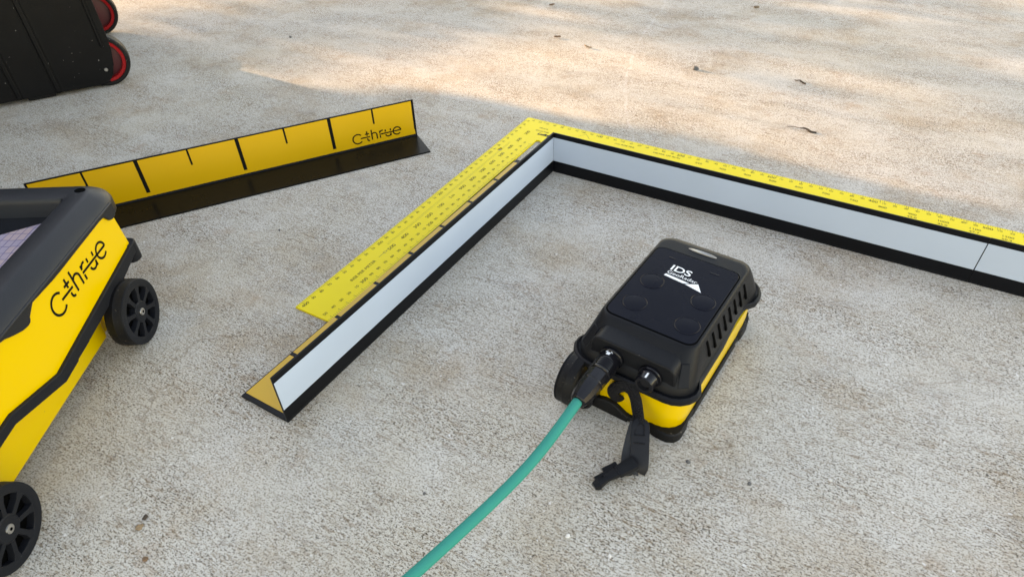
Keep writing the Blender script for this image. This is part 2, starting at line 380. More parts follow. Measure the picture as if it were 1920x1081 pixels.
for x in (.003, -1.753):
    bm = bmesh.new(); prism(bm, [(-1.15, 1.12), (-1.58, 1.68), (-2.3, 1.68), (-2.3, 1.12)], lambda y, z: (x - .004, y, z), lambda y, z: (x + .004, y, z)); link('window', bm, 'van_glass', van)
tree = thing('added_shade_tree', 'dense leafy young tree unseen beyond the left edge, added to dim the far part of the slab', 'tree', (-5.0, 1.4, 0))
bm = bmesh.new(); P = [Vector(p) for p in ((0, 0, -.05), (.02, .02, .5), (0, .05, 1.0), (.05, .1, 1.7), (0, .1, 2.4))]
sweep(bm, P, circ(.06, 12), (1, 0, 0), scales=[1.4, 1, .85, .6, .25]); link('trunk', bm, 'bark', tree)
bm = bmesh.new()
for P, s0 in (([(0, .02, .55), (0, -.5, .86), (0, -1.05, .985), (0, -1.20, .962), (0, -1.32, .946), (0, -1.44, .938), (0, -1.56, .934)], .9), ([(0, .04, .8), (.2, .5, 1.3), (.1, .8, 1.8)], 1), ([(0, .05, 1.0), (-.2, -.4, 1.5), (-.2, -.7, 1.9)], 1)):
    P = catmull(P, 5); sweep(bm, P, circ(.026, 8), (1, 0, .01), scales=[s0 * (1.4 - .75 * i / len(P)) for i in range(len(P))])
link('limb', bm, 'bark', tree)
V = []; F = []
def leaf(x, y, z, s):
    e = Euler((rnd.uniform(-1.2, 1.2), rnd.uniform(-1.2, 1.2), rnd.uniform(0, 6.3))).to_matrix(); k = len(V)
    for a, b in ((-.5, 0), (0, -.3), (.55, 0), (0, .3)): V.append(Vector((x, y, z)) + e @ Vector((a * s, b * s, 0)))
    F.append((k, k + 1, k + 2, k + 3))
for i in range(26000):
    y = rnd.uniform(-1.16, 1.1); z = rnd.uniform(.97, 2.6); x = rnd.uniform(-.55, .55)
    if (y / 1.25) ** 2 + ((z - 1.6) / 1.0) ** 2 > 1.15: continue
    if z < 1.25 and y < -1.10 - .05 * math.sin(z * 40) - .05 * min(1, max(0, (z - 1.05) / .1)): continue
    if z > 1.09 and rnd.random() < .35: continue
    leaf(x, y, z, rnd.uniform(.030, .062))
for i in range(330):   # a thin spray added at the crown's edge to dim the sun patch
    leaf(rnd.uniform(-.25, .25), rnd.uniform(-1.36, -1.12), 1.075 + .19 * math.sqrt(rnd.random()), rnd.uniform(.024, .040))
for i in range(700):   # leaves along the low limb, shaped to cast the diagonal dim band
    y = rnd.uniform(-1.46, -1.05); t = (y + 1.46) / .41
    leaf(rnd.uniform(-.25, .25), y, .926 + .045 * t + rnd.uniform(-.018, .016) * (1 + .9 * t), rnd.uniform(.018, .034))
me = bpy.data.meshes.new('crown'); me.from_pydata(V, [], F); me.materials.append(MT['foliage']); o = bpy.data.objects.new('crown', me); COL.objects.link(o); o.parent = tree

for nm, (ya, yb), lb in (('added_hedge', (-9, -.18), 'tall dark hedge beyond the left edge, unseen, added to block low sky light, nearer stretch'), ('added_hedge', (1.7, 9), 'tall dark hedge beyond the left edge, unseen, added to block low sky light, farther stretch')):  # unseen greenery added to cut the low sky glow on the sun side
    bm = bmesh.new(); ny = 60; nz = 16; r3 = random.Random(int(yb * 10) + 90)
    grid = [[bm.verts.new((-8 + r3.uniform(-.12, .12) + (.25 if k < nz else -.4), ya + (yb - ya) * i / ny + (0 if i in (0, ny) else r3.uniform(-.05, .05)), 3.2 * k / nz + (r3.uniform(-.1, .1) if k else 0))) for k in range(nz + 1)] for i in range(ny + 1)]
    back = [[bm.verts.new((-9 + r3.uniform(-.1, .1), ya + (yb - ya) * i / ny, 3.2 * k / nz)) for k in range(nz + 1)] for i in range(ny + 1)]
    for i in range(ny):
        for k in range(nz):
            bm.faces.new((grid[i][k], grid[i + 1][k], grid[i + 1][k + 1], grid[i][k + 1])); bm.faces.new((back[i][k], back[i][k + 1], back[i + 1][k + 1], back[i + 1][k]))
        bm.faces.new((grid[i][nz], grid[i + 1][nz], back[i + 1][nz], back[i][nz]))
    for i in (0, ny):
        for k in range(nz): bm.faces.new((grid[i][k], grid[i][k + 1], back[i][k + 1], back[i][k]))
    o = link(nm, bm, 'foliage', smooth=False); tag(o, lb, 'added_hedge')

# ------------------------------------------------------------------ framing square
sq = thing('framing_square', 'yellow L-shaped metric rule lying flat behind the white-faced bars', 'ruler', (0, 0, 0))
Lb, Ls, wb, ws = .6096, .4064, .0508, .0381
outline = [(.003, 0), (Lb, 0), (Lb, -wb), (ws + .006, -wb)]
outline += [(ws + .003 + .0035 * math.cos(R(a)), -wb - .0005 + .0035 * math.sin(R(a))) for a in (40, 80, 120, 160, 200)]
outline += [(ws, -wb - .006), (ws, -Ls), (0, -Ls), (0, -.003), (.0009, -.0009)]
bm = bmesh.new(); v = [bm.verts.new((x, y, .0019)) for x, y in outline]
ed = [bm.edges.new((v[i], v[(i + 1) % len(v)])) for i in range(len(v))]
hc = (.0108, -.0875); hv = [bm.verts.new((hc[0] + .0027 * math.cos(2 * math.pi * i / 20), hc[1] + .0036 * math.sin(2 * math.pi * i / 20), .0019)) for i in range(20)]
ed += [bm.edges.new((hv[i], hv[(i + 1) % 20])) for i in range(20)]
bmesh.ops.triangle_fill(bm, edges=ed, use_beauty=True)
r = bmesh.ops.extrude_face_region(bm, geom=bm.faces[:])
for q in r['geom']:
    if isinstance(q, bmesh.types.BMVert): q.co.z = .0001
plate = link('plate', bm, 'ruler_yellow', sq, smooth=False)
# ticks
bm = bmesh.new(); ZT = .00196
def tick(x0, y0, x1, y1, w=.00034):
    d = Vector((x1 - x0, y1 - y0)).normalized(); n = Vector((-d.y, d.x)) * w / 2
    bm.faces.new([bm.verts.new(p) for p in ((x0 - n.x, y0 - n.y, ZT), (x1 - n.x, y1 - n.y, ZT), (x1 + n.x, y1 + n.y, ZT), (x0 + n.x, y0 + n.y, ZT))])
for k in range(4, 305):
    mm = k * 2; L = .0042 if mm % 10 == 0 else .0026
    tick(mm / 1000, -.0003, mm / 1000, -L, .00042 if mm % 10 == 0 else .0003)
    if mm <= 406: tick(.0003, -mm / 1000, L, -mm / 1000, .00042 if mm % 10 == 0 else .0003)
    if mm <= 355: tick(ws - .0003, -wb - mm / 1000, ws - L, -wb - mm / 1000, .00042 if mm % 10 == 0 else .0003)
for k in range(24): tick((k + 1) * .0254, -.0003, (k + 1) * .0254, -.0062, .00036)
for k in range(110): tick(.0113, -.068 - k * .0021, .0142, -.068 - k * .0021, .0003)
tick(.0185, -.3175, .0185, -.3090, .0004)
for a, b in (((.0170, -.3100), (.0185, -.3052)), ((.0200, -.3100), (.0185, -.3052)), ((.0170, -.3100), (.0200, -.3100))): tick(*a, *b, .0004)
for a, b in (((.078, -.0175), (.0837, -.0085)), ((.0837, -.0085), (.092, -.0175))): tick(*a, *b, .0004)
link('scale_ticks', bm, 'ruler_tick', sq, smooth=False)
pr = Print(); UP = R(90)
for mm in range(10, 610, 10):
    h = mm % 100 == 0
    pr.add(str(mm if h else mm % 100), mm / 1000, -.0062 if not h else -.0066, .0052 if h else .0036, 0, xs=1.15, bold=.00002 if h else 0)
for mm in range(10, 401, 10):
    h = mm % 100 == 0
    pr.add(str(mm if h else mm % 100), .0056, -mm / 1000, .0044 if h else .0036, UP, xs=1.15, bold=0)
for mm in range(10, 351, 10):
    h = mm % 100 == 0
    pr.add(str(mm if h else mm % 100), .0288, -wb - mm / 1000, .0050 if h else .0038, UP, xs=1.15, bold=0)
for i, tx in enumerate(['200', '300', '400', '500', '600', '700', '800', '900', '1m', '100', '200', '300', '400', '500']):
    pr.add(tx, .0193, -.0375 - i * .02015, .0054, UP, xs=1.25, bold=0)
pr.add('RISE PER METER', .0190, -.3402, .0046, UP, xs=1.05, bold=0)
for i, tx in enumerate(['250', '300', '400', '500', '600', '700', '750', '800', '900', '1000', '1100', '1200', '1250']):
    pr.add(tx, .2229 + i * .02667, -.0137, .0042, 0, xs=1.25, bold=0)
for i, tx in enumerate(['42.0', '45.0', '47.7', '50.3']):
    pr.add(tx, .4363 + i * .0264, -.0192, .0042, 0, xs=1.2, bold=0)
pr.add('mm RISE PER', .1350, -.0135, .0040, 0, xs=1.1, bold=0)
pr.add('METER OF RUN', .1858, -.0133, .0040, 0, xs=1.15, bold=0)
pr.add('Lufkin', .0312, -.0335, .0068, 0, 'LEFT', shear=.3, xs=1.05, bold=.00035)
pr.add('GRADE', .0262, -.0190, .0036, 0, 'LEFT', bold=0); pr.add('COOPER', .0290, -.0265, .0034, 0, 'LEFT', bold=0)
pr.build('printed_numbers', 'ruler_ink', sq, .00200)
bm = bmesh.new(); ribbon(bm, arc(.0268, -.0262, .0016, 0, 360, 16), .0004, lambda x, y, h: (x, y, .002)); link('printed_emblem', bm, 'ruler_ink', sq, smooth=False)

# ------------------------------------------------------------------ angle bars
HB = .0465; FW = .0480; TH = .0016
def bar(label, loc, ax, length=.400, white=True, flange_yellow=True, flip=1, logo=False, face_yellow=False, group='black aluminium angle bars'):
    """local X runs along the bar, the upright stands at y=0, the base flange runs to y = flip*FW"""
    t = thing('angle_bar', label, 'angle bar', loc, ax, group)
    y0, y1 = sorted((0, flip * FW)); u0, u1 = sorted((0, flip * TH))
    BX('base_flange', (0, length, y0, y1, .0002, .0002 + TH), 'black_gloss' if face_yellow else 'black_extrusion', t, bevel=.0003)
    up = BX('upright', (0, length, u0, u1, .0002 + TH, HB), 'black_extrusion', t, bevel=.0003)
    f = flip
    # a rounded fold between the two
    bm = bmesh.new()
    prism(bm, [(f * (TH - .0001), TH), (f * (TH + .0016), TH), (f * (TH - .0001), TH + .0018)], lambda y, z: (.0002, y, z), lambda y, z: (length - .0002, y, z)); link('fold', bm, 'black_extrusion', t)
    if white:   # reflective white film on the outer face
        yo = -f * .0002
        BX('white_panel', (.0004, length - .0004, *sorted((yo, 0)), .0140, .0412), 'white_film', t)
    if flange_yellow:
        z = .0002 + TH
        ys = sorted((f * .0062, f * (FW - .0010)))
        seg = [0.0040] + [k * .05 for k in range(1, 8)] + [length - .0050]
        for i in range(8):
            a = seg[i] + (.0000 if i == 0 else .0018); b = seg[i + 1] - .0018
            BX('yellow_panel', (a, b, ys[0], ys[1], z, z + .00015), 'yellow_film', t, smooth=False)
        BX('yellow_strip', (.0055, length - .006, *sorted((f * .0032, f * .0062)), z, z + .00015), 'yellow_film', t, smooth=False)
    if face_yellow:
        y = f * TH
        BX('yellow_panel', (.0022, length - .0022, *sorted((y, y + f * .00015)), .0036, HB - .0013), 'yellow_film', t, smooth=False)
        yy = y + f * .0002; mk = lambda a, b, z0, z1: BX('scale_mark', (a, b, *sorted((y + f * .0001, yy)), z0, z1), 'black_print', t, smooth=False)
        for k in range(1, 8):
            if k % 2 == 0: mk(k * .05 - .0019, k * .05 + .0019, .0078, HB - .0012)
            else: mk(k * .05 - .0010, k * .05 + .0010, .0275, HB - .0012)
        mk(.0003, .0030, .0095, HB - .0006)
    if logo:
        y = f * (TH + .00018); bm = bmesh.new(); kx = .058 / 79.6
        # reading direction runs towards local -X
        fn = lambda x, zz, h: (.0775 - x * kx, y, .0082 + zz * kx * .98)
        for sct in logo_strokes(): ribbon(bm, [p for p in sct], 2.2, fn)
        link('wordmark', bm, 'black_print', t, smooth=False)
    return t
e1 = Vector((.0095931, .999954, 0))
bar('white-faced black angle bar running towards the viewer, its near end standing alone on the slab', (.0838, -.4991, 0), e1, .3990, flip=1)
bar('white-faced black angle bar behind the small handheld unit, right of the corner', (.4876, -.1015, 0), (-1, -.0005, 0), .3999, flip=-1)
bar('white-faced black angle bar cut off by the right edge of the picture, beyond the seam', (.88765, -.1013, 0), (-1, 0, 0), .400, flip=-1)
d3 = Vector((-.55907081, -.82911991, 0))
bar('yellow-faced angle bar with black scale marks and a wordmark, standing behind the large wheeled unit', (-.0979718, -.10216208, 0), d3, .400, white=False, flange_yellow=False, flip=1, logo=True, face_yellow=True)

# ------------------------------------------------------------------ wheel used on both units
def spoked_wheel(parent, cx, cz, y0, R0=.0265, width=.021, out=-1, axis='y', hubm='steel', name='wheel'):
    """wheel with its axle along local Y, outer face at y0, body running towards -out"""
    A = Vector((0, 1, 0)) if axis == 'y' else Vector((1, 0, 0))
    org = Vector((cx, y0, cz)) if axis == 'y' else Vector((y0, cx, cz))
    inn = A * (-out)
    bm = bmesh.new()
    lathe(bm, [(R0 * .80, .0006), (R0 * .93, .0006), (R0 * .985, .0016), (R0, .0030), (R0, width * .48), (R0 * 1.006, width * .5), (R0, width * .52), (R0, width - .003), (R0 * .985, width - .0012), (R0 * .9, width), (R0 * .4, width)], org, inn, 64, caps=False)
    w = link(name, bm, 'rubber', parent)
    bm = bmesh.new()
    lathe(bm, [(R0 * .995, .0012), (R0 * .985, .0002), (R0 * .80, 0), (R0 * .76, .0006), (R0 * .76, .005)], org, inn, 64, caps=False)
    lathe(bm, [(R0 * .001, 0), (R0 * .30, 0), (R0 * .33, .0006), (R0 * .33, .005)], org, inn, 32, caps=False)
    u = Vector((0, 0, 1)); v2 = A.cross(u)
    for k in range(8):
        a = 2 * math.pi * (k + .5) / 8; d = u * math.cos(a) + v2 * math.sin(a); n = -u * math.sin(a) + v2 * math.cos(a)
        r0, r1 = R0 * .28, R0 * .79; q = []
        for zz in (.0002, .0045):
            for rr, wd in ((r0, .0016), (r1 * .75, .0017), (r1, .0034)): q.append((rr, wd, zz))
        lo = [org + d * r_ + n * w_ * sg + inn * .0003 for r_, w_, sg in ((r0, .0016, 1), (R0 * .62, .0016, 1), (r1, .0032, 1), (r1, .0032, -1), (R0 * .62, .0016, -1), (r0, .0016, -1))]
        loft(bm, [[p for p in lo], [p + inn * .004 for p in lo]])
    link('rim', bm, 'black_soft', w)
    bm = bmesh.new(); lathe(bm, [(0, .0050), (R0 * .8, .0050), (R0 * .8, .0056), (0, .0056)], org, inn, 40); link('rim_back', bm, 'dark_hole', w)
    bm = bmesh.new(); lathe(bm, [(.0002, -.0009), (.0019, -.0009), (.0028, -.0006), (.0030, .0002), (.0004, .0004)], org, inn, 28); h = link('hub_bolt', bm, hubm, w)
    bm = bmesh.new(); lathe(bm, [(.0001, -.00105), (.0011, -.00105), (.0011, -.0008), (.0001, -.0008)], org, inn, 6); link('bolt_socket', bm, 'dark_hole', w)
    return w

# ------------------------------------------------------------------ large wheeled radar unit (left)
ax = Vector((-.52357227, .85198126, 0))
ru = thing('wheeled_radar_unit', 'large yellow and black wheeled scanner with a screen, cut off by the left edge', 'ground scanner', (.02040128, -.66212986, 0), ax)
YS = .020
prof = [(-.033, .086), (-.033, .0445), (.0600, .0445), (.0797, .0445), (.1287, .0300), (.1655, .0322), (.2323, .0385), (.2610, .0450), (.2635, .050), (.2600, .083), (.2560, .089)]
bm = bmesh.new(); prism(bm, prof, lambda x, z: (x, YS, z), lambda x, z: (x, .0448, z)); sw = link('side_wall', bm, 'yellow_shell', ru, bevel=.0018, seg=3)
prof2 = [(-.033, .080)] + [(x, min(z, .080)) for x, z in prof if z < .0855]
bm = bmesh.new(); prism(bm, prof2, lambda x, z: (x, .0450, z), lambda x, z: (x, .21, z)); sh = link('shell', bm, 'yellow_shell', ru)
bm = bmesh.new(); prism(bm, [(-.005, .0125), (.188, .0125), (.1905, .030), (.1905, .054), (-.020, .054)], lambda x, z: (x, .0200, z), lambda x, z: (x, .170, z)); link('lower_shell', bm, 'yellow_shell', ru, bevel=.002, seg=3)
up = [(.2640, .0500), (.128, .0350), (.081, .0488), (.055, .0485), (-.034, .0485)]
lo = [(-.034, .0408), (.0600, .0411), (.0785, .0416), (.1287, .0258), (.1476, .0270), (.1485, .0279), (.1655, .0289), (.1668, .0292), (.2323, .0352), (.2645, .0420)]
bm = bmesh.new(); prism(bm, up + lo, lambda x, z: (x, YS - .0030, z), lambda x, z: (x, YS + .004, z)); link('bumper_strip', bm, 'black_soft', ru, bevel=.0009, seg=3)
bm = bmesh.new(); loft(bm, [rrect(.2565, .2705, YS - .0032, .213, .0062, z, 5, 3) for z in (.0325, .0345, .0475, .0500)]); link('end_bumper', bm, 'black_soft', ru, bevel=.001)
# black frame round the screen
xi = (-.010, .2535, .0480, .181)
prof = [(.0, .0865), (.0, .0885), (.05, .0915), (.20, .0950), (.40, .0990), (.46, .0999), (.54, .1004), (.90, .1005), (.97, .1000), (1.0, .0985), (1.02, .096), (1.03, .0835)]
xo = (-.036, .2875, .0186, .2115)
loops = []
for f, z in prof:
    q = [xo[i] + (xi[i] - xo[i]) * f for i in range(4)]
    loops.append(rrect(*q, max(.0035, .030 * max(0, 1 - f) ** 1.3), z, 7, 30))
bm = bmesh.new(); rg = loft(bm, loops, False, False)
# the skirt follows the notched edge of the yellow side
def skirt(x):
    P = [(-.04, .0885), (.095, .0885), (.108, .0875), (.118, .0825), (.1285, .0790), (.1335, .0798), (.1365, .0862), (.140, .0880), (.172, .0862), (.2428, .0870), (.2485, .0862), (.2520, .0805), (.28, .0795)]
    for (a, za), (b, zb) in zip(P, P[1:]):
        if a <= x <= b: return za + (zb - za) * (x - a) / (b - a)
    return .085
for vtx in rg[0]:
    if vtx.co.y < .04 or vtx.co.x > .25: vtx.co.z = skirt(vtx.co.x) if vtx.co.y < .04 else .082
# refine along the visible side for the notch
fr = link('screen_frame', bm, 'frame_plastic', ru)
sk = [(-.034, .0905), (-.034, .0885), (.095, .0885), (.104, .0880), (.110, .0866), (.118, .0826), (.125, .0798), (.1300, .0790), (.1330, .0795), (.1345, .0812), (.1355, .0850), (.1375, .0872), (.1415, .0880), (.172, .0868), (.2428, .0870), (.2470, .0862), (.2490, .0830), (.2515, .0800), (.2560, .0788), (.2600, .0795), (.2625, .0830), (.2620, .0905)]
bm = bmesh.new(); prism(bm, sk, lambda x, z: (x, .0180, z), lambda x, z: (x, .0240, z)); link('frame_skirt', bm, 'frame_plastic', ru, bevel=.0008, seg=3)
bm = bmesh.new(); loft(bm, [rrect(-.0, .2585, .045, .186, .002, z, 2, 2) for z in (.0835, .0845)]); gl = link('screen_glass', bm, 'glass', ru)
dv = Vector((-.0140, .0230)).normalized(); base = Vector((.2435, .0675))
# bright reflection in the glass, painted as a flat grid: its far edge runs skew to the frame
o = thing; scr = bpy.data.meshes.new('glass_reflection')
A = Vector((.2510, .0550)); Bq = A + dv * .15; Cq = Vector((.02, .176)); Dq = Vector((.02, .0500)); Bq = Vector((.1790, .1770)); 
scr.from_pydata([(A.x - .003, .0500, .08475), (.2440 + .0012, .0600 + .0030, .08475), (Bq.x, Bq.y, .08475), (Cq.x, Cq.y, .08475), (Dq.x, Dq.y, .08475)], [], [(0, 1, 2, 3, 4)])
scr.materials.append(MT['screen']); so = bpy.data.objects.new('glass_reflection', scr); COL.objects.link(so); so.parent = ru
bm = bmesh.new(); loft(bm, [[(x + .2650, y + .0400, z) for x, y in circ(.0034, 24, .0042)] for z in (.0980, .1007)]); link('hole_shade_disc', bm, 'dark_hole', ru)  # raised dark disc painted in place of the shade inside a hole
# wordmark on the yellow side
bm = bmesh.new(); fn = lambda x, zz, h: (.1553 + x * .0785 / 79.6, YS - .00015, .0617 + zz * .00099)
for sct in logo_strokes(): ribbon(bm, sct, 2.0, fn)
link('wordmark', bm, 'black_print', ru, smooth=False)
# the upper body overhangs the lower one: every piece of it is built at drawing size, then set at its measured size and height
for o in list(ru.children):
    if o.name.split('.')[0] in ('side_wall', 'shell', 'bumper_strip', 'end_bumper', 'screen_frame', 'frame_skirt', 'screen_glass', 'glass_reflection', 'hole_shade_disc', 'wordmark'):
        o.scale = (.95625, .95625, .95625); o.location = (-.00837, -.01315, .01612)
for cx in (.201, .0145):
    spoked_wheel(ru, cx, .0265, -.007, width=.0155)
    bm = bmesh.new(); lathe(bm, [(.0095, 0), (.0095, .012)], (cx, .0080, .0265), (0, 1, 0), 24); link('axle_housing', bm, 'yellow_shell', ru, bevel=.0008)
for cx in (.201, .0145): spoked_wheel(ru, cx, .0265, .2010, width=.0155, out=1)
bm = bmesh.new(); box(bm, .187, .212, .024, .17, .012, .052); link('axle_bracket', bm, 'yellow_shell', ru, bevel=.002)

# ------------------------------------------------------------------ small handheld unit
ua = Vector((.9969, -.0784, 0)); UO = Vector((.2925, -.3035, 0))
hu = thing('handheld_radar_unit', 'small black and yellow boxy antenna unit with four round buttons on top', 'radar antenna', UO, ua)
def notch(pts, amt=.0056):
    out = []
    for x, y, z in pts:
        k = min(1, max(0, (y + .062) / .010)) * min(1, max(0, (.046 - y) / .012)); k = k * k * (3 - 2 * k)
        if abs(x) > .035: x -= math.copysign(amt * k * (.72 if y < -.01 else .72 + .38 * min(1, (y + .01) / .03)), x)
        out.append((x, y, z))
    return out
bm = bmesh.new(); loft(bm, [rrect(-.0375, .0375, -.0735, .0595, .014, .0030), rrect(-.0398, .0398, -.0752, .0620, .015, .0065), rrect(-.0412, .0412, -.0752, .0635, .016, .0200), rrect(-.0414, .0414, -.0738, .0640, .016, .0340)])
link('base_shell', bm, 'yellow_shell', hu)
bm = bmesh.new(); loft(bm, [rrect(-.0405, .0405, -.0772, .0630, .016, .0002), rrect(-.0412, .0412, -.0780, .0638, .017, .0015), rrect(-.0412, .0412, -.0780, .0638, .017, .0042), rrect(-.0402, .0402, -.0768, .0628, .016, .0052)]); link('base_skirt', bm, 'rubber', hu)
# corner feet climb a little higher
for nm, (x0, x1, y0, y1, z1) in (('corner_foot', (.0180, .0424, -.0792, -.052, .0078)), ('corner_foot', (.0300, .0424, .036, .0652, .0120)), ('corner_foot', (-.0424, -.030, .036, .0652, .0120))):
    bm = bmesh.new(); loft(bm, [rrect(x0, x1, y0, y1, .0095, z, 5, 3) for z in (.0001, z1 - .001)] + [rrect(x0 + .001, x1 - .001, y0 + .001, y1 - .001, .0085, z1, 5, 3)]); link(nm, bm, 'rubber', hu)
bm = bmesh.new(); prism(bm, [(-.0400, .0002), (.0060, .0002), (.0060, .0050), (-.002, .0100), (-.006, .0125), (-.013, .0125), (-.017, .0110), (-.0400, .0110)], lambda x, z: (x, -.0790, z), lambda x, z: (x, -.070, z)); link('front_skid', bm, 'rubber', hu, bevel=.001)
bm = bmesh.new(); prism(bm, [(-.050, .0002), (.036, .0002), (.030, .0065), (-.044, .0065)], lambda y, z: (.0395, y, z), lambda y, z: (.0418, y, z)); link('side_skid', bm, 'rubber', hu, bevel=.0008)
# rim flange
bm = bmesh.new()
loft(bm, [notch(rrect(-.0455, .0455, -.0775, .0695, .018, .0352)), notch(rrect(-.0468, .0468, -.0788, .0708, .019, .0362)), notch(rrect(-.0470, .0470, -.0790, .0710, .019, .0385)), notch(rrect(-.0466, .0466, -.0786, .0706, .019, .0402)), notch(rrect(-.0452, .0452, -.0772, .0692, .018, .0410)), notch(rrect(-.0440, .0440, -.0760, .0680, .017, .0398)), notch(rrect(-.0432, .0432, -.0752, .0672, .016, .0396))])
link('rim_flange', bm, 'black_plastic', hu)
nt2 = lambda p: notch(p, .0022)
bm = bmesh.new(); loft(bm, [nt2(rrect(-.0428, .0428, -.0748, .0668, .016, .0392)), nt2(rrect(-.0426, .0426, -.0742, .0664, .016, .0425)), nt2(rrect(-.0418, .0418, -.0725, .0655, .0155, .0460)), rrect(-.0385, .0385, -.0650, .0632, .014, .0545), rrect(-.0368, .0368, -.0600, .0600, .0125, .0598), rrect(-.0358, .0358, -.0562, .0570, .011, .0630), rrect(-.0350, .0350, -.0542, .0540, .0095, .0648), rrect(-.0342, .0342, -.0530, .0515, .0085, .0655), rrect(-.0336, .0336, -.0524, .0500, .0078, .0657), rrect(-.0320, .0320, -.0508, .0484, .0066, .0657)])
cover = link('cover', bm, 'black_plastic', hu, angle=50)
bm = bmesh.new(); loft(bm, [rrect(-.0331, .0331, -.0514, .0379, .0068, .0655), rrect(-.0331, .0331, -.0514, .0379, .0068, .06585), rrect(-.0327, .0327, -.0510, .0375, .0064, .0661)]); link('panel_gasket', bm, 'dark_hole', hu)
bm = bmesh.new(); loft(bm, [rrect(-.0323, .0323, -.0506, .0371, .0062, .0655), rrect(-.0323, .0323, -.0506, .0371, .0062, .0660), rrect(-.0319, .0319, -.0502, .0367, .0059, .06630), rrect(-.0300, .0300, -.0483, .0348, .0045, .06630)]); panel = link('top_panel', bm, 'panel_black', hu, angle=15)
for x, y in ((-.0182, -.0050), (-.0182, -.0325), (.0211, -.0070), (.0214, -.0348)):
    bm = bmesh.new(); lathe(bm, [(.0087, 0), (.0087, .0001), (.0083, .00036), (.0079, .00012), (.0074, .0002), (.0001, .0003)], (x, y, .0663), (0, 0, 1), 48); link('button', bm, 'panel_black', panel)
BX('slot', (-.0198, -.0152, .0273, .0280, .0662, .0667), 'frame_plastic', panel, bevel=.0002); BX('slot', (.0125, .0195, .0262, .0269, .0662, .0667), 'frame_plastic', panel, bevel=.0002)
pr = Print(); RT = R(-2.5)
pr.add('IDS', -.0138, .0172, .0092, RT, 'LEFT', xs=1.22, bold=.00012); pr.add('GeoRadar', -.0138, .0112, .0050, RT, 'LEFT', xs=1.12, bold=0)
pr.build('brand_lettering', 'white_print', panel, .0665)
bm = bmesh.new()
for poly in ([(-.0136, .0084), (-.0143, .0060), (.0012, .0044), (.0048, .0068)], [(.0024, .0044), (.0108, .0092), (.0160, .0014)]):
    bm.faces.new([bm.verts.new((x, y, .0665)) for x, y in poly])
link('brand_arrow', bm, 'white_print', panel, smooth=False)
# side ribs
for k in range(8):
    y = .0335 - k * .0099
    for sg in (1, -1):
        bm = bmesh.new(); P = [Vector((sg * (.0364), y, .0607)), Vector((sg * .0387, y + .0004, .0540)), Vector((sg * .0402, y + .0008, .0490))]
        sweep(bm, P, rbox2(.0012, .0007, .0004), (sg, 0, .5)); link('vent_rib', bm, 'dark_hole', cover)
# raised grip rectangles at the near corners
for q in ([(.0300, -.0610, .0580), (.0352, -.0578, .0580), (.0398, -.0665, .0455), (.0335, -.0712, .0455)], [(-.0352, -.0578, .0580), (-.0300, -.0610, .0580), (-.0335, -.0712, .0455), (-.0398, -.0665, .0455)]):
    q = [Vector(p) for p in q]; nn = (q[1] - q[0]).cross(q[3] - q[0]).normalized(); nn = nn if nn.z > 0 else -nn
    bm = bmesh.new(); loft(bm, [[p - nn * .004 for p in q], [p + nn * .0002 for p in q]]); link('grip_pad', bm, 'black_plastic', cover, bevel=.0006)
# connector housing
hp = [(-.0305, .0400), (-.0300, .0520)] + [(-.0230 + .0070 * math.cos(R(a)), .0540 + .0070 * math.sin(R(a))) for a in (170, 150, 130, 110, 92)] + [(.0240 + .0070 * math.cos(R(a)), .0535 + .0070 * math.sin(R(a))) for a in (88, 70, 50, 30, 10)] + [(.0315, .0500), (.0320, .0400)]
bm = bmesh.new(); prism(bm, hp, lambda x, z: (x, -.0715, z), lambda x, z: (x, -.045, z + .0012)); link('connector_housing', bm, 'black_plastic', hu, bevel=.0012, seg=3)
# sockets
bm = bmesh.new(); lathe(bm, [(.0070, -.002), (.0082, -.002), (.0086, .0), (.0086, .0022), (.0080, .0028), (.0070, .0030)], (-.0133, -.0716, .0490), (0, -1, 0), 40); link('socket_ring', bm, 'connector', hu)
so2 = Vector((.0148, -.0716, .0478))
bm = bmesh.new(); lathe(bm, [(.0080, -.002), (.0084, 0), (.0084, .0018), (.0078, .0024), (.0072, .0024), (.0072, .0042), (.0068, .0048), (.0066, .0052), (.0066, .0098), (.0060, .0105), (.0044, .0105), (.0042, .0098), (.0038, .0098), (.0036, .0088), (.0001, .0088)], so2, (0, -1, 0), 40); link('covered_socket', bm, 'connector', hu, angle=30)
bm = bmesh.new(); box(bm, .0142, .0154, -.0810, -.0765, .0542, .0546); link('socket_mark', bm, 'white_print', hu)
# metal badge at far edge
bm = bmesh.new(); loft(bm, [[(-.001 + x * k, .0462 + y * k, z) for x, y in circ(.0112, 32, .0016)] for k, z in ((1, .0650), (1, .0660), (.9, .0664))]); link('metal_badge', bm, 'badge_metal', hu, angle=60)
# wheels of the handheld unit
for xx, out in ((-.0545, -1), (.0545, 1)):
    if xx > 0: continue
    w = spoked_wheel(hu, -.0780, .0201, -.0430, .0200, .0140, out, 'x')
    bm = bmesh.new(); lathe(bm, [(.008, 0), (.008, .012)], (-.0300, -.0750, .0200), (1, 0, 0), 20); link('axle', bm, 'black_soft', hu)
# hinge lug
bm = bmesh.new(); lathe(bm, [(.0001, -.0035), (.0030, -.0035), (.0036, -.0028), (.0036, .0028), (.0030, .0035), (.0001, .0035)], (-.0062, -.0768, .0290), (.3, -.2, 1), 24); link('strap_lug', bm, 'yellow_shell', hu)
bm = bmesh.new(); lathe(bm, [(.0001, -.002), (.0022, -.002), (.0022, .002), (.0001, .002)], (.0090, -.0758, .0290), (.3, -.2, 1), 20); link('strap_lug', bm, 'yellow_shell', hu)
